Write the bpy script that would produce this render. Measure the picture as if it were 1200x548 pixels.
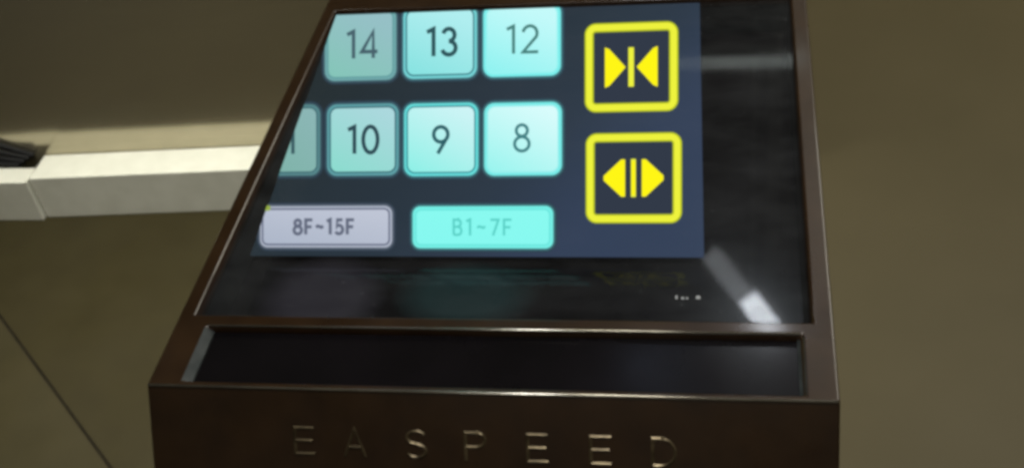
import bpy, bmesh, math, random
from mathutils import Vector, Matrix

for o in list(bpy.data.objects):
    bpy.data.objects.remove(o)
S = bpy.context.scene
COL = S.collection
random.seed(4)

# ------------------------------------------------------------------ camera
cd = bpy.data.cameras.new('camera')
cam = bpy.data.objects.new('camera', cd)
COL.objects.link(cam)
S.camera = cam
cd.sensor_width = 36.0
cd.lens = 42.0
cd.clip_start = 0.01
cd.clip_end = 50
u, v, n = Vector((1, 0, -260 / 1400)), Vector((260, -1277, 1400)), None
u.normalize(); v.normalize(); n = u.cross(v)          # world axes seen in the lens' frame (x right, y down, z ahead)
right = Vector((u.x, v.x, n.x)); up = -Vector((u.y, v.y, n.y)); back = -Vector((u.z, v.z, n.z))
cam.matrix_world = Matrix(((right.x, up.x, back.x, 0.0), (right.y, up.y, back.y, 0.0),
                           (right.z, up.z, back.z, 1.4), (0, 0, 0, 1)))
cd.dof.use_dof = True
cd.dof.focus_distance = 0.58
cd.dof.aperture_fstop = 30.0

# ------------------------------------------------------------------ render, world, lamps
S.view_settings.view_transform = 'Standard'
S.view_settings.look = 'None'
S.view_settings.exposure = 0.0
S.view_settings.gamma = 1.0
S.cycles.filter_width = 3.5
S.cycles.max_bounces = 8
S.cycles.transparent_max_bounces = 12
S.cycles.sample_clamp_indirect = 4.0

W = bpy.data.worlds.new('World'); S.world = W
W.use_nodes = True
W.node_tree.nodes['Background'].inputs[0].default_value = (0.86, 0.78, 0.56, 1)
W.node_tree.nodes['Background'].inputs[1].default_value = 0.076


def area(name, loc, target, sx, sy, power, col=(1, 1, 1), roll=0.0, spread=180):
    l = bpy.data.lights.new(name, 'AREA')
    l.shape = 'RECTANGLE'; l.size = sx; l.size_y = sy; l.energy = power; l.color = col
    l.spread = math.radians(spread)
    o = bpy.data.objects.new(name, l); COL.objects.link(o)
    o.location = loc
    d = Vector(target) - Vector(loc)
    q = d.to_track_quat('-Z', 'Y')
    o.rotation_euler = (q.to_matrix() @ Matrix.Rotation(math.radians(roll), 3, 'Z')).to_euler()
    return o


area('ceiling_lamp', (-0.95, 1.27, 2.32), (-0.95, 1.27, 0), 0.6, 0.28, 8.6, (1.0, 0.985, 0.87), spread=62)
area('overhead_lamp', (0.03, 0.44, 2.32), (0.02, 0.44, 0), 0.20, 0.40, 4.0, (0.98, 0.97, 0.95), spread=110)
area('rear_fill', (-0.14, -1.1, 2.2), (-0.05, 0.6, 0.8), 0.8, 1.3, 4.2, (1.0, 0.96, 0.84))  # unseen fill behind the camera, added for the console front
# the slim strip over the back of the car: a bright tube and its dimmer diffuser
area('strip_lamp', (0.047, 1.468, 2.1), (0.01, 0.39, 1.0), 0.036, 0.080, 0.040, (0.88, 0.93, 1.0), roll=38, spread=60)
area('strip_diffuser', (-0.004, 1.555, 2.1), (0.0, 0.42, 1.0), 0.036, 0.125, 0.0080, (0.9, 0.95, 1.0), roll=38, spread=60)
area('landing_fill', (1.0, 2.2, 2.4), (0.7, 2.1, 0), 1.0, 1.2, 48.0, (1.0, 0.96, 0.82))  # unseen fill, added to brighten the landing floor
area('band_light', (0.005, 1.70, 1.735), (0.0, 0.62, 1.0), 0.23, 0.020, 0.0075, (0.9, 1.0, 0.95), spread=80)  # added light that the glass mirrors as a pale band
area('side_spot', (-0.13, 1.33, 2.1), (-0.13, 1.33, 0), 0.08, 0.12, 0.10, (0.6, 0.72, 1.0), spread=100)

# ------------------------------------------------------------------ materials


def lin(c):
    return tuple(((x / 255) / 12.92 if x / 255 <= 0.04045 else ((x / 255 + 0.055) / 1.055) ** 2.4) for x in c)


def newmat(name):
    m = bpy.data.materials.new(name); m.use_nodes = True
    nt = m.node_tree
    return m, nt, nt.nodes['Principled BSDF']


def link(nt, a, b):
    nt.links.new(a, b)


def noise(nt, scale, stretch=(1, 1, 1), detail=4.0, rough=0.55):
    tc = nt.nodes.new('ShaderNodeTexCoord'); mp = nt.nodes.new('ShaderNodeMapping')
    mp.inputs['Scale'].default_value = stretch
    nz = nt.nodes.new('ShaderNodeTexNoise')
    nz.inputs['Scale'].default_value = scale; nz.inputs['Detail'].default_value = detail
    nz.inputs['Roughness'].default_value = rough
    link(nt, tc.outputs['Object'], mp.inputs[0]); link(nt, mp.outputs[0], nz.inputs['Vector'])
    return nz.outputs['Fac']


def ramp(nt, fac, stops):
    r = nt.nodes.new('ShaderNodeValToRGB')
    e = r.color_ramp.elements
    while len(e) < len(stops):
        e.new(0.5)
    for k, (p, c) in enumerate(stops):
        e[k].position = p; e[k].color = (*c, 1) if len(c) == 3 else c
    link(nt, fac, r.inputs[0])
    return r.outputs[0]


def surf(name, c0, c1, metallic, r0, r1, scale, stretch=(1, 1, 1), bump=0.0, spec=0.5, aniso=0.0):
    m, nt, p = newmat(name)
    f = noise(nt, scale, stretch)
    link(nt, ramp(nt, f, [(0.3, c0), (0.7, c1)]), p.inputs['Base Color'])
    f2 = noise(nt, scale * 0.37, stretch)
    link(nt, ramp(nt, f2, [(0.3, (r0,) * 3), (0.7, (r1,) * 3)]), p.inputs['Roughness'])
    p.inputs['Metallic'].default_value = metallic
    p.inputs['Specular IOR Level'].default_value = spec
    if aniso:
        p.inputs['Anisotropic'].default_value = aniso
    if bump:
        b = nt.nodes.new('ShaderNodeBump'); b.inputs['Strength'].default_value = bump; b.inputs['Distance'].default_value = 0.001
        link(nt, f, b.inputs['Height']); link(nt, b.outputs[0], p.inputs['Normal'])
    return m


M = {}
M['bronze'] = surf('bronze_lacquer', (0.018, 0.0085, 0.0033), (0.029, 0.014, 0.005), 0.1, 0.22, 0.42, 45, (1, 1, 1), 0.14, spec=0.22)
M['letter'] = surf('engraved_bronze', (0.030, 0.020, 0.009), (0.20, 0.155, 0.085), 0.65, 0.28, 0.46, 130)
M['glint'] = surf('glint_metal', (0.42, 0.39, 0.34), (0.60, 0.57, 0.51), 0.95, 0.16, 0.26, 55)  # bright metal standing in for the edge highlights
for k_ in ('bronze',):
    p_ = M[k_].node_tree.nodes['Principled BSDF']
    p_.inputs['Coat Weight'].default_value = 0.35; p_.inputs['Coat Roughness'].default_value = 0.09
M['slot'] = surf('black_acrylic', (0.004, 0.0035, 0.004), (0.006, 0.005, 0.006), 0.0, 0.12, 0.24, 25, spec=0.12)
M['well'] = surf('dark_well', (0.010, 0.011, 0.012), (0.022, 0.024, 0.026), 0.0, 0.25, 0.5, 14, (1, 6, 1))
M['wall'] = surf('brushed_steel', (0.44, 0.40, 0.295), (0.49, 0.445, 0.33), 0.8, 0.15, 0.19, 9, (0.6, 0.6, 14), 0.0)
M['landing'] = surf('landing_floor', (0.083, 0.069, 0.036), (0.093, 0.077, 0.041), 0.0, 0.5, 0.65, 3.5, (1, 1, 1), 0.0, spec=0.2)
M['skirt'] = surf('painted_skirting', (0.68, 0.68, 0.60), (0.77, 0.77, 0.69), 0.0, 0.35, 0.5, 22, (1, 1, 1), 0.03)
M['floor'] = surf('vinyl_floor', (0.027, 0.0215, 0.0075), (0.032, 0.026, 0.0092), 0.0, 0.45, 0.6, 14, spec=0.2)
M['floor2'] = surf('vinyl_floor_worn', (0.033, 0.0275, 0.0115), (0.039, 0.032, 0.0135), 0.0, 0.45, 0.6, 14, spec=0.2)
M['joint'] = surf('floor_joint', (0.012, 0.010, 0.006), (0.018, 0.015, 0.009), 0.0, 0.6, 0.8, 30, spec=0.05)
M['rubber'] = surf('black_rubber', (0.004, 0.004, 0.005), (0.008, 0.008, 0.009), 0.0, 0.5, 0.65, 30, spec=0.25)


def glass_mat():
    m = bpy.data.materials.new('smudged_glass'); m.use_nodes = True
    nt = m.node_tree; nt.nodes.clear()
    out = nt.nodes.new('ShaderNodeOutputMaterial'); mix = nt.nodes.new('ShaderNodeMixShader'); haze = nt.nodes.new('ShaderNodeMixShader')
    tr = nt.nodes.new('ShaderNodeBsdfTransparent'); gl = nt.nodes.new('ShaderNodeBsdfGlossy'); df = nt.nodes.new('ShaderNodeBsdfDiffuse')
    fr = nt.nodes.new('ShaderNodeFresnel'); fr.inputs[0].default_value = 1.24
    tr.inputs[0].default_value = (0.86, 0.89, 0.90, 1)
    df.inputs[0].default_value = (0.6, 0.63, 0.66, 1)
    f = noise(nt, 11, (1, 1, 1), 3)
    link(nt, ramp(nt, f, [(0.35, (0.028,) * 3), (0.75, (0.06,) * 3)]), gl.inputs['Roughness'])
    f2 = noise(nt, 17, (1, 2.2, 1), 5, 0.65)
    link(nt, tr.outputs[0], haze.inputs[1]); link(nt, df.outputs[0], haze.inputs[2])
    tc = nt.nodes.new('ShaderNodeTexCoord'); vo = nt.nodes.new('ShaderNodeTexVoronoi'); vo.inputs['Scale'].default_value = 140
    link(nt, tc.outputs['Object'], vo.inputs['Vector'])
    dust = ramp(nt, vo.outputs['Distance'], [(0.05, (0.10,) * 3), (0.12, (0, 0, 0))])
    wide = ramp(nt, noise(nt, 9, (1, 1, 1), 2), [(0.45, (0, 0, 0)), (0.7, (1, 1, 1))])
    mu = nt.nodes.new('ShaderNodeMath'); mu.operation = 'MULTIPLY'; link(nt, dust, mu.inputs[0]); link(nt, wide, mu.inputs[1])
    su = nt.nodes.new('ShaderNodeMath'); su.operation = 'ADD'; link(nt, mu.outputs[0], su.inputs[0])
    link(nt, ramp(nt, f2, [(0.38, (0.007,) * 3), (0.74, (0.026,) * 3)]), su.inputs[1]); link(nt, su.outputs[0], haze.inputs[0])
    link(nt, fr.outputs[0], mix.inputs[0]); link(nt, haze.outputs[0], mix.inputs[1]); link(nt, gl.outputs[0], mix.inputs[2])
    link(nt, mix.outputs[0], out.inputs[0])
    return m


M['glass'] = glass_mat()


def emit(name, c, strength=1.0):
    m = bpy.data.materials.new(name); m.use_nodes = True
    nt = m.node_tree; nt.nodes.clear()
    out = nt.nodes.new('ShaderNodeOutputMaterial'); e = nt.nodes.new('ShaderNodeEmission')
    e.inputs[0].default_value = (*lin(c), 1); e.inputs[1].default_value = strength
    link(nt, e.outputs[0], out.inputs[0])
    return m


def emit_face(name, lo, hi):
    """a lit key of the screen graphic: pale upper right, stronger tint lower left, a little uneven"""
    m = bpy.data.materials.new(name); m.use_nodes = True
    nt = m.node_tree; nt.nodes.clear()
    out = nt.nodes.new('ShaderNodeOutputMaterial'); e = nt.nodes.new('ShaderNodeEmission')
    tc = nt.nodes.new('ShaderNodeTexCoord'); sx = nt.nodes.new('ShaderNodeSeparateXYZ')
    link(nt, tc.outputs['Generated'], sx.inputs[0])
    a = nt.nodes.new('ShaderNodeMath'); a.operation = 'MULTIPLY_ADD'; a.inputs[1].default_value = 0.35
    b = nt.nodes.new('ShaderNodeMath'); b.operation = 'MULTIPLY'; b.inputs[1].default_value = 0.65
    link(nt, sx.outputs[1], b.inputs[0]); link(nt, sx.outputs[0], a.inputs[0]); link(nt, b.outputs[0], a.inputs[2])
    nz = noise(nt, 60, (1, 1, 1), 2)
    c = nt.nodes.new('ShaderNodeMath'); c.operation = 'MULTIPLY_ADD'; c.inputs[1].default_value = 0.5; c.inputs[2].default_value = -0.25
    link(nt, nz, c.inputs[0])
    d = nt.nodes.new('ShaderNodeMath'); d.operation = 'ADD'
    link(nt, a.outputs[0], d.inputs[0]); link(nt, c.outputs[0], d.inputs[1])
    link(nt, ramp(nt, d.outputs[0], [(0.08, lin(lo)), (0.85, lin(hi))]), e.inputs[0])
    link(nt, e.outputs[0], out.inputs[0])
    return m


def light_sheet():
    """background of the floating picture: weak navy light added to whatever is behind it"""
    m = bpy.data.materials.new('aerial_light'); m.use_nodes = True
    nt = m.node_tree; nt.nodes.clear()
    out = nt.nodes.new('ShaderNodeOutputMaterial'); e = nt.nodes.new('ShaderNodeEmission')
    tr = nt.nodes.new('ShaderNodeBsdfTransparent'); ad = nt.nodes.new('ShaderNodeAddShader')
    tr.inputs[0].default_value = (0.4, 0.4, 0.4, 1)
    tc = nt.nodes.new('ShaderNodeTexCoord'); sx = nt.nodes.new('ShaderNodeSeparateXYZ')
    link(nt, tc.outputs['Generated'], sx.inputs[0])
    a = nt.nodes.new('ShaderNodeMath'); a.operation = 'MULTIPLY_ADD'; a.inputs[1].default_value = -0.55
    link(nt, sx.outputs[1], a.inputs[0]); link(nt, sx.outputs[0], a.inputs[2])
    nz = noise(nt, 22, (1, 1, 1), 3)
    b = nt.nodes.new('ShaderNodeMath'); b.operation = 'MULTIPLY_ADD'; b.inputs[1].default_value = 0.7
    link(nt, nz, b.inputs[0]); link(nt, a.outputs[0], b.inputs[2])
    link(nt, ramp(nt, b.outputs[0], [(0.1, lin((34, 44, 47))), (0.75, lin((44, 56, 69))), (1.0, lin((52, 65, 88)))]), e.inputs[0])  # green-grey end toward the upper left paints in the reflection there
    link(nt, e.outputs[0], ad.inputs[0]); link(nt, tr.outputs[0], ad.inputs[1]); link(nt, ad.outputs[0], out.inputs[0])
    return m


M['sheet'] = light_sheet()

# ------------------------------------------------------------------ building helpers


def obj(name, bm, mats, parent=None, bevel=0.0, seg=2, smooth=False):
    me = bpy.data.meshes.new(name)
    bmesh.ops.recalc_face_normals(bm, faces=bm.faces[:]) if smooth != 'keep' else None
    bm.to_mesh(me); bm.free()
    for m in (mats if isinstance(mats, (list, tuple)) else [mats]):
        me.materials.append(m)
    o = bpy.data.objects.new(name, me); COL.objects.link(o)
    if parent is not None:
        o.parent = parent
    if bevel:
        md = o.modifiers.new('edge', 'BEVEL'); md.width = bevel; md.segments = seg
        md.limit_method = 'ANGLE'; md.angle_limit = math.radians(28); md.harden_normals = True
    if bevel:
        for p in me.polygons:
            p.use_smooth = True
    return o


def empty(name, loc, label, cat):
    o = bpy.data.objects.new(name, None); COL.objects.link(o)
    o.location = loc; o['label'] = label; o['category'] = cat
    return o


def box(bm, x0, y0, z0, x1, y1, z1, mi=0):
    vs = [bm.verts.new(p) for p in ((x0, y0, z0), (x1, y0, z0), (x1, y1, z0), (x0, y1, z0),
                                    (x0, y0, z1), (x1, y0, z1), (x1, y1, z1), (x0, y1, z1))]
    for f in ((3, 2, 1, 0), (4, 5, 6, 7), (0, 1, 5, 4), (1, 2, 6, 5), (2, 3, 7, 6), (3, 0, 4, 7)):
        bm.faces.new([vs[k] for k in f]).material_index = mi


def prism(bm, poly, z0, z1, mi=0):
    """upright prism over an XY polygon (counter-clockwise)"""
    lo = [bm.verts.new((x, y, z0)) for x, y in poly]; hi = [bm.verts.new((x, y, z1)) for x, y in poly]
    bm.faces.new(hi).material_index = mi; bm.faces.new(lo[::-1]).material_index = mi
    k = len(poly)
    for i in range(k):
        j = (i + 1) % k
        bm.faces.new((lo[i], lo[j], hi[j], hi[i])).material_index = mi


# ------------------------------------------------------------------ the car: floor, walls, skirting
def struct(o):
    o['kind'] = 'structure'
    return o


def wy(x):                       # front foot line of the back wall's skirting
    return 1.609 + 0.05 * (x + 1.3124)


J0, J1 = Vector((-1.2905, 1.3416)), Vector((-0.9429, 1.022))
jd = (J1 - J0).normalized(); jn = Vector((-jd.y, jd.x))
A, B = J0 - jd * 2.2, J0 + jd * 3.0
bm = bmesh.new()
prism(bm, [tuple(A + jn * 0.003), tuple(B + jn * 0.003), tuple(B + jn * 4), tuple(A + jn * 4)], -0.05, 0.0)
struct(obj('floor', bm, M['floor']))
bm = bmesh.new()
prism(bm, [tuple(A - jn * 3), tuple(B - jn * 3), tuple(B - jn * 0.003), tuple(A - jn * 0.003)], -0.05, 0.0)
struct(obj('floor', bm, M['floor2']))
bm = bmesh.new()
prism(bm, [tuple(A - jn * 0.0045), tuple(B - jn * 0.0045), tuple(B + jn * 0.0045), tuple(A + jn * 0.0045)], -0.04, -0.0015)
struct(obj('floor_joint', bm, M['joint']))

SX = 0.085
H = 0.098
bm = bmesh.new()
x0, x1 = -2.6, SX - 0.002
prism(bm, [(x0, wy(x0) + 0.074), (x1, wy(x1) + 0.074), (x1, wy(x1) + 0.114), (x0, wy(x0) + 0.114)], 0.0, 2.36)
bw = obj('metal_wall', bm, M['wall'])
for xa, xb, pr in ((0.030, 0.040, 0.008), (0.060, 0.083, 0.02)):  # pale strips added to mirror as vertical bands in the glass
    bm = bmesh.new()
    prism(bm, [(xa, wy(xa) + 0.0735 - pr), (xb, wy(xb) + 0.0735 - pr), (xb, wy(xb) + 0.0735), (xa, wy(xa) + 0.0735)], H + 0.001, 2.3)
    obj('reflection_strip', bm, M['skirt'], bw)
bw['kind'] = 'thing'; bw['label'] = 'dark brushed metal wall panel rising above the long pale skirting'; bw['category'] = 'wall'
# handrail strip high on that wall
bm = bmesh.new()
xa, xb = -0.15, SX - 0.01
prism(bm, [(xa, wy(xa) + 0.046), (xb, wy(xb) + 0.046), (xb, wy(xb) + 0.072), (xa, wy(xa) + 0.072)], 1.70, 1.745)
tr = obj('rail', bm, M['skirt'], bw, 0.003)

# the landing outside the open doorway, hidden edge behind the console
bm = bmesh.new()
box(bm, 0.10, -1.5, 0.0005, 4.5, 6.0, 0.004)
struct(obj('landing_floor', bm, M['landing']))

bm = bmesh.new()
x0, x1 = -1.320, SX - 0.002
prism(bm, [(x0, wy(x0)), (x1, wy(x1)), (x1, wy(x1) + 0.0725), (x0, wy(x0) + 0.0725)], 0.0, H)
sk = obj('skirting_board', bm, M['skirt'], None, 0.0022, 3)
sk['kind'] = 'thing'; sk['label'] = 'long pale skirting board running behind the console along the metal wall'; sk['category'] = 'skirting'
bm = bmesh.new()
prism(bm, [(-2.6, 1.600), (-1.3225, 1.600), (-1.3235, 1.645), (-2.6, 1.645)], 0.0, H - 0.002)
sl = obj('skirting_board', bm, M['skirt'], None, 0.0022, 3)
sl['kind'] = 'thing'; sl['label'] = 'short pale skirting piece standing slightly forward under the black rubber seal'; sl['category'] = 'skirting'
# black ribbed seal leaning on the wall above the left piece, rising away from the joint


def tube(bm, a, b, rad, k=10):
    a, b = Vector(a), Vector(b); d = (b - a).normalized()
    e1 = d.orthogonal().normalized(); e2 = d.cross(e1)
    ra = [bm.verts.new(a + (e1 * math.cos(t) + e2 * math.sin(t)) * rad) for t in (2 * math.pi * i / k for i in range(k))]
    rb = [bm.verts.new(b + (e1 * math.cos(t) + e2 * math.sin(t)) * rad) for t in (2 * math.pi * i / k for i in range(k))]
    for i in range(k):
        bm.faces.new((ra[i], ra[(i + 1) % k], rb[(i + 1) % k], rb[i]))
    bm.faces.new(ra[::-1]); bm.faces.new(rb)


bm = bmesh.new()
for k in range(4):
    a = Vector((-1.338 - 0.006 * k, 1.675 - 0.0085 * k, 0.103 - 0.0012 * k)); sl_ = 0.46 - 0.115 * k
    tube(bm, a, a + Vector((-0.5, -0.024, 0.5 * sl_)), 0.0052)
rs = obj('rubber_seal', bm, M['rubber'])
rs['kind'] = 'thing'; rs['label'] = 'black ribbed rubber seal in the corner above the short skirting piece'; rs['category'] = 'seal'

# ------------------------------------------------------------------ the console
XL, XR, Y0, Y1, Z = -0.2712, 0.0442, 0.3404, 0.76, 1.0
CON = empty('control_console', (-0.1135, 0.5, 0.0),
            'dark bronze lift control console with floating lit floor buttons over its glass', 'control panel')


def child(name, bm, mats, parent=CON, **k):
    o = obj(name, bm, mats, None, **k)
    o.parent = parent
    o.matrix_parent_inverse = Matrix.Translation(-Vector(CON.location)) if parent is CON else Matrix()
    return o


GX0, GX1, GY0, GY1 = -0.2632, 0.0350, 0.3862, 0.6700       # opening of the window
SX0, SX1, SY0, SY1 = -0.2545, 0.0305, 0.3432, 0.3790       # opening of the slot


def housing():
    bm = bmesh.new()
    xs = sorted({XL, GX0, SX0, SX1, GX1, XR}); ys = [Y0, SY0, SY1, GY0, GY1, Y1]
    vg = {}

    def V(x, y, z):
        key = (round(x, 5), round(y, 5), round(z, 5))
        if key not in vg:
            vg[key] = bm.verts.new((x, y, z))
        return vg[key]
    for i in range(len(xs) - 1):
        for j in range(len(ys) - 1):
            cx, cy = (xs[i] + xs[i + 1]) / 2, (ys[j] + ys[j + 1]) / 2
            if GX0 < cx < GX1 and GY0 < cy < GY1:
                continue
            if SX0 < cx < SX1 and SY0 < cy < SY1:
                continue
            bm.faces.new((V(xs[i], ys[j], Z), V(xs[i + 1], ys[j], Z), V(xs[i + 1], ys[j + 1], Z), V(xs[i], ys[j + 1], Z)))

    def skirt(x0, y0, x1, y1, steps):
        cutx = [x for x in xs if x0 <= x <= x1]
        loop = [(x, y0) for x in cutx] + [(x, y1) for x in cutx[::-1]]
        prev = [V(x, y, Z) for x, y in loop]
        for (ix, iy0, iy1, z) in steps:
            def mv(x, y):
                fx = (x0 + ix) if x == x0 else (x1 - ix) if x == x1 else x
                return fx, (y0 + iy0 if y == y0 else y1 - iy1)
            cur = [bm.verts.new((*mv(x, y), z)) for x, y in loop]
            for a in range(len(loop)):
                b = (a + 1) % len(loop)
                bm.faces.new((prev[a], cur[a], cur[b], prev[b]))
            prev = cur
    skirt(GX0, GY0, GX1, GY1, [(0.0012, 0.001, 0.001, Z - 0.0035), (0.0012, 0.001, 0.001, Z - 0.006)])
    skirt(SX0, SY0, SX1, SY1, [(0.0018, 0.0006, 0.0008, Z - 0.0022), (0.0018, 0.0006, 0.0008, Z - 0.0055)])
    # outside: front flares out as it goes down, then turns under; sides and back are plain
    prof = [(Y0, Z), (Y0 - 0.5394 * 0.20, Z - 0.8421 * 0.20), (Y0 - 0.07, Z - 0.205), (Y1, Z - 0.205)]
    for x, rev in ((XL, False), (XR, True)):
        pts = [V(x, y, Z) for y in ys] + [V(x, y, z) for y, z in prof[1:][::-1]]
        bm.faces.new(pts if rev else pts[::-1])
    full = [[V(x, Y0, Z) for x in xs]] + [[V(XL, y, z), V(XR, y, z)] for y, z in prof[1:]] + [[V(x, Y1, Z) for x in xs]]
    for a, b in zip(full, full[1:]):
        bm.faces.new(a + b[::-1])
    return bm


hs = child('housing', housing(), M['bronze'], bevel=0.0011, seg=3)

for ya, za, xa, xb, rad in ((Y0 - 0.0001, Z - 0.0002, XL + 0.0008, XR - 0.0008, 0.00075), (SY1 + 0.0002, Z - 0.0002, SX0 + 0.001, SX1 - 0.001, 0.00055)):  # thin bright rods added as highlights along the front and slot edges
    bm = bmesh.new(); tube(bm, (xa, ya, za), (xb, ya, za), rad, 12)
    et = child('glint_rod', bm, M['glint'])
    for p in et.data.polygons:
        p.use_smooth = len(p.vertices) == 4
M['rim'] = surf('grey_rim_sheen', (0.025, 0.03, 0.03), (0.055, 0.06, 0.06), 0.0, 0.45, 0.6, 120, spec=0.12)  # grey colour stands for light reflected off the slot's chamfers
for xo, xi in ((SX0 - 0.0004, SX0 + 0.0036), (SX1 + 0.0004, SX1 - 0.0026)):
    bm = bmesh.new()
    lo = [bm.verts.new((x, y, z)) for y in (SY0 + 0.0004, SY1 - 0.0012) for x, z in ((xo, Z + 0.0001), (xi, Z - 0.0030), (xi, Z - 0.0052), (xo, Z - 0.0052))]
    for k in range(4):
        bm.faces.new((lo[k], lo[(k + 1) % 4], lo[4 + (k + 1) % 4], lo[4 + k]))
    bm.faces.new(lo[:4][::-1]); bm.faces.new(lo[4:])
    child('slot_rim', bm, M['rim'])
bm = bmesh.new(); box(bm, SX0 + 0.0008, SY0 + 0.0002, Z - 0.012, SX1 - 0.0008, SY1 - 0.0004, Z - 0.0040)
sp = child('slot_plate', bm, M['slot']); sp['label'] = 'glossy black strip set into the front of the console'

# dark well under the glass
bm = bmesh.new()
wx0, wx1, wy0_, wy1_, wz = GX0 + 0.0016, GX1 - 0.0016, GY0 + 0.0014, GY1 - 0.0014, Z - 0.070
r0 = [bm.verts.new(p) for p in ((wx0, wy0_, Z - 0.0062), (wx1, wy0_, Z - 0.0062), (wx1, wy1_, Z - 0.0062), (wx0, wy1_, Z - 0.0062))]
r1 = [bm.verts.new(p) for p in ((wx0, wy0_, wz), (wx1, wy0_, wz), (wx1, wy1_, wz), (wx0, wy1_, wz))]
bm.faces.new(r1)
for i in range(4):
    j = (i + 1) % 4
    bm.faces.new((r0[i], r1[i], r1[j], r0[j]))
child('window_well', bm, M['well'])

# the screen that feeds the floating picture, with reflections painted above it


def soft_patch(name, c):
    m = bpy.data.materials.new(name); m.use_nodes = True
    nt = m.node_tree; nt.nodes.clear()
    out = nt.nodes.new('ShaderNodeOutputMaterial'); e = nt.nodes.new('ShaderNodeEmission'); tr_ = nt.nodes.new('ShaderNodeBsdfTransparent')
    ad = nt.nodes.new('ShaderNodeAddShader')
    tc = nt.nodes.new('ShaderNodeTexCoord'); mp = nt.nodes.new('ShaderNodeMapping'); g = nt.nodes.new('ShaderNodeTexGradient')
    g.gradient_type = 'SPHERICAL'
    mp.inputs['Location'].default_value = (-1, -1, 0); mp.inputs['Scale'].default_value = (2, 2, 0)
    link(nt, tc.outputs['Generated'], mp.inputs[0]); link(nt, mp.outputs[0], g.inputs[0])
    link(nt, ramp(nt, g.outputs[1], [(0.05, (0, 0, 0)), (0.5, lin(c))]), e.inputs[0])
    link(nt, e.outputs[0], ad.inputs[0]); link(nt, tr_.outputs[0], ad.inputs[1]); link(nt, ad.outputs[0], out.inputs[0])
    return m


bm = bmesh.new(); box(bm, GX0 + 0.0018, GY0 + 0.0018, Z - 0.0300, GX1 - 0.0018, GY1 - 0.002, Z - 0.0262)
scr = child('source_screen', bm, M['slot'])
for c, (xa, xb, ya, yb) in (((38, 36, 41), (-0.252, -0.175, 0.388, 0.46)), ((22, 39, 39), (-0.178, -0.095, 0.40, 0.455))):  # glowing patches painted in for the buttons' reflection in the glass
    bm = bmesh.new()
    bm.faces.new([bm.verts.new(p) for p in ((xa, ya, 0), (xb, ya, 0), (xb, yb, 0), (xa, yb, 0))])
    o = obj('reflection_patch', bm, soft_patch('reflection_paint', c)); o.parent = scr; o.location.z = Z - 0.0250 if c[0] > 30 else Z - 0.0256
bm = bmesh.new()
gz = Z - 0.0030
vs = [bm.verts.new(p) for p in ((GX0 + 0.0008, GY0 + 0.0006, gz), (GX1 - 0.0008, GY0 + 0.0006, gz), (GX1 - 0.0008, GY1 - 0.0006, gz), (GX0 + 0.0008, GY1 - 0.0006, gz))]
bm.faces.new(vs)
gl = child('window_glass', bm, M['glass'], smooth='keep'); gl['label'] = 'smudged dark glass window of the console'

# pedestal
bm = bmesh.new(); box(bm, -0.20, 0.42, 0.012, -0.03, 0.58, Z - 0.2055)
child('pedestal', bm, M['bronze'], bevel=0.004)
bm = bmesh.new(); box(bm, -0.24, 0.37, 0.0, 0.01, 0.63, 0.0115)
child('base_plate', bm, M['bronze'], bevel=0.002)

# ---- strokes: flat or ridged ribbons along polylines


def arc(cx, cy, rx, ry, a0, a1, k=18):
    return [(cx + rx * math.cos(math.radians(a0 + (a1 - a0) * i / k)), cy + ry * math.sin(math.radians(a0 + (a1 - a0) * i / k))) for i in range(k + 1)]


def ribbon(pts, w, closed=False):
    """quads (left, right edges) of a stroke of width w"""
    P_ = [Vector(p) for p in pts]; k = len(P_); L, R_ = [], []
    for i, p in enumerate(P_):
        a = P_[(i - 1) % k] if (closed or i > 0) else None
        b = P_[(i + 1) % k] if (closed or i < k - 1) else None
        d1 = (p - a).normalized() if a is not None else (b - p).normalized()
        d2_ = (b - p).normalized() if b is not None else d1
        n1, n2_ = Vector((-d1.y, d1.x)), Vector((-d2_.y, d2_.x))
        m = (n1 + n2_)
        m = m.normalized() if m.length > 1e-6 else n1
        s = w / 2 / max(0.45, m.dot(n1))
        L.append(p + m * s); R_.append(p - m * s)
    return L, R_, P_


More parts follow.
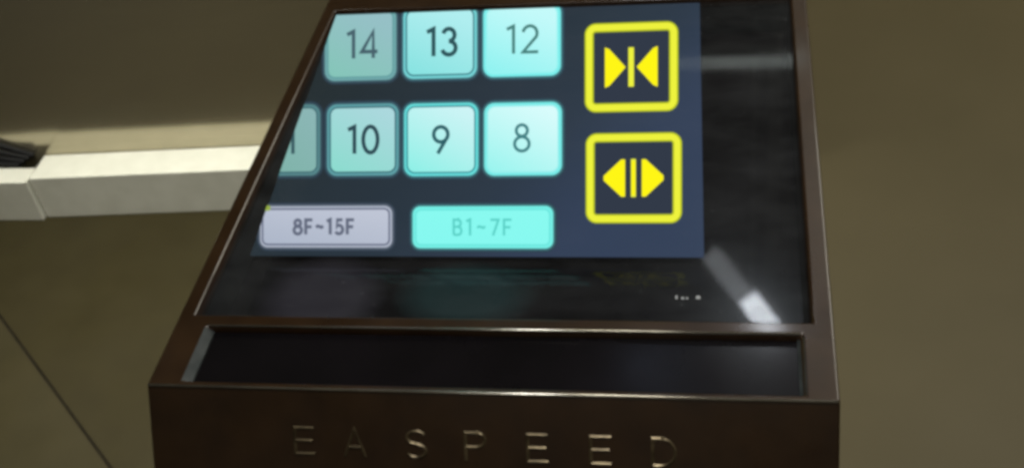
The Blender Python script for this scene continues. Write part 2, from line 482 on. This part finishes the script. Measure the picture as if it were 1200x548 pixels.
GLYPH = {   # unit height, baseline 0: (advance, [(polyline, closed)])
    '0': (0.64, [(arc(0.32, 0.5, 0.27, 0.47, 0, 360, 28)[:-1], True)]),
    '1': (0.42, [([(0.02, 0.86), (0.26, 0.97), (0.26, 0.0)], False)]),
    '2': (0.62, [(arc(0.31, 0.70, 0.25, 0.26, 170, -30, 16) + [(0.06, 0.045), (0.60, 0.045)], False)]),
    '3': (0.60, [(arc(0.28, 0.74, 0.21, 0.22, 165, -90, 14), False), (arc(0.28, 0.28, 0.25, 0.24, 90, -165, 14), False)]),
    '4': (0.64, [([(0.62, 0.23), (0.03, 0.23), (0.46, 0.95), (0.46, 0.0)], False)]),
    '5': (0.60, [([(0.52, 0.95), (0.18, 0.95), (0.12, 0.52)] + arc(0.27, 0.32, 0.26, 0.28, 120, -150, 14), False)]),
    '7': (0.58, [([(0.04, 0.95), (0.54, 0.95), (0.20, 0.0)], False)]),
    '8': (0.62, [(arc(0.31, 0.75, 0.20, 0.20, 0, 360, 22)[:-1], True), (arc(0.31, 0.28, 0.26, 0.25, 0, 360, 24)[:-1], True)]),
    '9': (0.62, [(arc(0.31, 0.68, 0.26, 0.27, 0, 360, 24)[:-1], True), ([(0.53, 0.55), (0.20, 0.0)], False)]),
    'F': (0.56, [([(0.08, 0.0), (0.08, 0.95), (0.54, 0.95)], False), ([(0.08, 0.50), (0.48, 0.50)], False)]),
    'B': (0.62, [([(0.08, 0.04), (0.08, 0.96), (0.34, 0.96)] + arc(0.34, 0.75, 0.18, 0.21, 90, -90, 8) + arc(0.36, 0.28, 0.2, 0.24, 90, -90, 8) + [(0.08, 0.04)], False),
                 ([(0.08, 0.53), (0.34, 0.53)], False)]),
    '~': (0.62, [([(0.06, 0.47), (0.18, 0.55), (0.31, 0.51), (0.44, 0.46), (0.56, 0.55)], False)]),
    'E': (0.80, [([(0.76, 0.96), (0.06, 0.96), (0.06, 0.04), (0.76, 0.04)], False), ([(0.06, 0.51), (0.70, 0.51)], False)]),
    'A': (0.86, [([(0.02, 0.0), (0.43, 0.97), (0.84, 0.0)], False), ([(0.17, 0.33), (0.69, 0.33)], False)]),
    'S': (0.78, [(arc(0.39, 0.735, 0.32, 0.225, 25, 270, 14) + arc(0.39, 0.265, 0.34, 0.225, 90, -155, 14)[1:], False)]),
    'P': (0.78, [([(0.06, 0.0), (0.06, 0.96), (0.44, 0.96)] + arc(0.44, 0.715, 0.29, 0.245, 90, -90, 10) + [(0.06, 0.47)], False)]),
    'D': (0.86, [([(0.06, 0.04), (0.06, 0.96), (0.32, 0.96)] + arc(0.32, 0.5, 0.48, 0.46, 90, -90, 16) + [(0.06, 0.04)], False)]),
}


def clip(poly, lines):
    for (px, py, nx, ny) in lines:
        out = []
        for i in range(len(poly)):
            a, b = poly[i], poly[(i + 1) % len(poly)]
            da, db = (a[0] - px) * nx + (a[1] - py) * ny, (b[0] - px) * nx + (b[1] - py) * ny
            if da >= 0:
                out.append(a)
            if da * db < 0:
                t = da / (da - db)
                out.append((a[0] + (b[0] - a[0]) * t, a[1] + (b[1] - a[1]) * t))
        poly = out
        if len(poly) < 3:
            return None
    return poly


def rrect(cx, cy, w, h, r, k=6):
    p = []
    for sx, sy, a in ((1, 1, 0), (-1, 1, 90), (-1, -1, 180), (1, -1, 270)):
        p += arc(cx + sx * (w / 2 - r), cy + sy * (h / 2 - r), r, r, a, a + 90, k)
    return p


# ---- the floating picture: a pane of light leaning back over the glass, its own axes in mm
DISP_UP = Vector((0, 0.6677, 0.7445)).normalized()
DISP_N = Vector((1, 0, 0)).cross(DISP_UP)
D0 = Vector((-0.01415, 0.51330, 0.0)); D0 = Vector((-0.0142, 0.4281, 1.0008))
KS = 0.001 * 0.5765 / 0.735
DMAT = Matrix(((KS, 0, 0, D0.x), (0, DISP_UP.y * KS, DISP_N.y * KS, D0.y), (0, DISP_UP.z * KS, DISP_N.z * KS, D0.z), (0, 0, 0, 1)))
TOP = 157.0
ctop, cbot = Vector((-236.5, 158)), Vector((-297.0, 0))
cdir = (ctop - cbot).normalized()
LINES = [(cbot.x, cbot.y, cdir.y, -cdir.x), (0, TOP, 0, -1)]


class Layer:
    def __init__(s):
        s.bm = bmesh.new()

    def poly(s, pts, z, mi):
        p = clip([tuple(q) for q in pts], LINES)
        if p:
            f = s.bm.faces.new([s.bm.verts.new((x, y, z)) for x, y in p]); f.material_index = mi
            f.normal_update()
            if f.normal.z < 0:
                f.normal_flip()

    def stroke(s, pts, w, z, mi, closed=False):
        L, R_, _ = ribbon(pts, w, closed)
        k = len(L)
        for i in range(k if closed else k - 1):
            j = (i + 1) % k
            s.poly((R_[i], R_[j], L[j], L[i]), z, mi)

    def text(s, txt, cx, cy, h, w, z, mi, sx=1.0, gap=0.12):
        tot = sum(GLYPH[c][0] for c in txt) + gap * (len(txt) - 1)
        x = cx - tot * h * sx / 2
        for c in txt:
            adv, sts = GLYPH[c]
            for pl, cl in sts:
                s.stroke([(x + p[0] * h * sx, cy - h / 2 + p[1] * h) for p in pl], w, z, mi, cl)
            x += (adv + gap) * h * sx

    def done(s, name, mats, parent):
        o = obj(name, s.bm, mats, None, smooth='keep')
        if parent is None:
            o.parent = CON; o.matrix_parent_inverse = Matrix.Translation(-Vector(CON.location)); o.matrix_basis = DMAT
        else:
            o.parent = parent
        return o


ly = Layer()
ly.poly([(0, 0), (-2.6, TOP), (-320, TOP), (-320, 0)], 0.0, 0)
disp = ly.done('floating_display', [M['sheet']], None)
disp['label'] = 'navy picture of light floating over the glass'


def key(txt, cx, cy, w, h, rim, line, lo, hi, ink, r=6.5, th=18, tw=2.3, lw=1.0, inset=4.2, name='floor_button', sx=1.0, gap=0.12, dx=0, dy=0):
    l = Layer()
    l.poly(rrect(cx, cy, w + 4.6, h + 4.6, r + 2.3), 0.25, 5)  # two emissive rings painted round the key as lens bloom
    l.poly(rrect(cx, cy, w + 2.6, h + 2.6, r + 1.3), 0.4, 4)
    l.poly(rrect(cx, cy, w, h, r), 0.6, 0)
    l.stroke(rrect(cx, cy, w - inset, h - inset, r - 1.6), lw, 0.9, 1, True)
    l.poly(rrect(cx, cy, w - inset - lw, h - inset - lw, r - 2.2), 0.8, 2)
    l.text(txt, cx + dx, cy + dy, th, tw, 1.2, 3, sx, gap)
    o = l.done(name, [emit('key_rim', rim), emit('key_line', line), emit_face('key_face', lo, hi), emit('key_ink', ink), emit('key_bloom', [int(a * 0.3 + b * 0.7) for a, b in zip(rim, (44, 56, 70))]), emit('key_bloom', [int(a * 0.09 + b * 0.91) for a, b in zip(rim, (42, 54, 68))])], disp)
    o['label'] = 'lit floor button reading ' + txt
    return o


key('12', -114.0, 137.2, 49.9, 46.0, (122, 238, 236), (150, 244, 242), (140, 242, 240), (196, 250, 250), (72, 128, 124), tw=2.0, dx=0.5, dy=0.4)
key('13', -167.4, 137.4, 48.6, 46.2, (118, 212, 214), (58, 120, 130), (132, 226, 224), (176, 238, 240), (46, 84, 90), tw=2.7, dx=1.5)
key('14', -220.6, 137.4, 48.4, 46.6, (112, 168, 170), (100, 158, 160), (132, 198, 184), (150, 192, 198), (72, 98, 108), tw=2.4, dx=1.5)  # left keys are greyed in colour for the reflected veil over them
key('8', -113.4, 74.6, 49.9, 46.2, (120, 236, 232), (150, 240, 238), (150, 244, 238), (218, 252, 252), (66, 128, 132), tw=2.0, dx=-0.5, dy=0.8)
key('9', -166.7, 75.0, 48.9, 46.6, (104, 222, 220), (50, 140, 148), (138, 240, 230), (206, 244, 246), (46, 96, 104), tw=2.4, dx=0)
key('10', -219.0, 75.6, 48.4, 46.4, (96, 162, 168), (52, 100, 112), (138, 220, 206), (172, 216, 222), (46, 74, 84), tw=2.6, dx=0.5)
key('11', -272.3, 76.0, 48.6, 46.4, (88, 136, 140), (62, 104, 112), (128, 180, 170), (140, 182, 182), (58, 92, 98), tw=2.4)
key('8F~15F', -244.4, 19.2, 90.4, 27.0, (172, 180, 196), (92, 98, 122), (172, 182, 200), (192, 198, 214), (100, 107, 126), r=5, th=10.0, tw=2.1,
    inset=3.8, lw=1.0, name='range_button', gap=0.16, dx=-1)
key('B1~7F', -139.7, 18.8, 91.6, 26.8, (118, 240, 230), (104, 226, 218), (134, 248, 240), (138, 250, 240), (92, 208, 198), r=5, th=10.5, tw=1.5,
    inset=4.4, lw=0.8, name='range_button', gap=0.22, dx=0)


def door_key(cx, cy, w, h, opening):
    l = Layer()
    l.stroke(rrect(cx, cy, w - 4.6, h - 4.6, 4.2), 5.8, 0.6, 0, True)
    l.stroke(rrect(cx, cy, w - 4.6, h - 4.6, 4.2), 3.9, 0.9, 1, True)
    l.poly(rrect(cx, cy, w - 10.8, h - 10.8, 1.2), 0.5, 3)
    if opening:
        for s in (-1, 1):
            l.poly([(cx + s * 5.2, cy - 11.6), (cx + s * 5.2, cy + 11.6), (cx + s * 7.6, cy + 11.6), (cx + s * 18.6, cy + 1.4), (cx + s * 18.6, cy - 1.4), (cx + s * 7.6, cy - 11.6)], 1.0, 2)
        l.stroke([(cx, cy - 11.8), (cx, cy + 11.8)], 3.0, 1.0, 1)
        l.poly([(cx - 1.1, cy - 10.5), (cx + 1.1, cy - 10.5), (cx + 1.1, cy + 10.5), (cx - 1.1, cy + 10.5)], 1.2, 2)
    else:
        for s in (-1, 1):
            l.poly([(cx + s * 3.4, cy), (cx + s * 13.6, cy + 11.4), (cx + s * 16.4, cy + 12.6), (cx + s * 16.4, cy - 12.6), (cx + s * 13.6, cy - 11.4)], 1.0, 2)
        l.stroke([(cx, cy - 12.2), (cx, cy + 12.2)], 3.4, 1.0, 1)
    o = l.done('door_button', [emit('key_glow', (176, 188, 30)), emit('key_yellow', (238, 242, 62)), emit('key_arrow', (255, 246, 22)), emit('key_hollow', (50, 58, 72))], disp)
    o['label'] = 'yellow outlined door %s button' % ('open' if opening else 'close')
    return o


door_key(-44.8, 118.3, 57.2, 54.6, False)
door_key(-43.4, 49.3, 58.8, 55.2, True)
l = Layer(); l.poly(rrect(-284.5, 31.5, 5.5, 3.6, 1.5), 2.0, 0)
l.done('indicator_dot', [emit('dot', (150, 172, 70))], disp)['label'] = 'tiny yellow green dot at a button corner'

# ---- lettering on the front face
bm = bmesh.new()
WD = Vector((0, -0.5394, -0.8421)); WN = Vector((1, 0, 0)).cross(-WD).normalized()


def fpt(x, d, h):
    return Vector((0, Y0, Z)) + Vector((x, 0, 0)) + WD * d + WN * h


WN = WN if WN.y < 0 else -WN
for c, xa, xb in (('E', -0.2001, -0.1894), ('A', -0.1757, -0.1655), ('S', -0.1467, -0.1364), ('P', -0.1194, -0.1090), ('E', -0.0910, -0.0806), ('E', -0.0628, -0.0525), ('D', -0.0357, -0.0243)):
    adv, sts = GLYPH[c]
    wd = xb - xa; hh = 0.0134; d0 = 0.0316
    for pl, cl in sts:
        L, R_, C_ = ribbon([(xa + p[0] / adv * wd, p[1] * hh) for p in pl], 0.0015, cl)
        rows = [[bm.verts.new(fpt(p.x, d0 - p.y, h)) for p, h in ((a, 0.0001), (b, 0.0007), (c_, 0.0001))] for a, b, c_ in zip(L, C_, R_)]
        k = len(rows)
        for i in range(k if cl else k - 1):
            j = (i + 1) % k
            for s in (0, 1):
                bm.faces.new((rows[i][s], rows[j][s], rows[j][s + 1], rows[i][s + 1]))
lt = child('lettering', bm, M['letter']); lt['label'] = 'spaced capital letters EASPEED on the bronze front'

# tiny printed marks near the lower right of the glass
bm = bmesh.new()
for x, y, w, h in ((-0.02715, 0.4031, 0.0010, 0.0022), (-0.0245, 0.4031, 0.0016, 0.0012), (-0.0222, 0.4031, 0.0010, 0.0012), (-0.0176, 0.4033, 0.0022, 0.0020)):
    bm.faces.new([bm.verts.new(p) for p in ((x, y, Z - 0.0026), (x + w, y, Z - 0.0026), (x + w * 0.8, y + h, Z - 0.0026), (x + w * 0.1, y + h, Z - 0.0026))])
M['print'] = surf('grey_print', (0.30, 0.31, 0.32), (0.40, 0.41, 0.42), 0.0, 0.5, 0.6, 40)
pm = child('printed_marks', bm, M['print']); pm['label'] = 'row of tiny white marks printed on the glass'
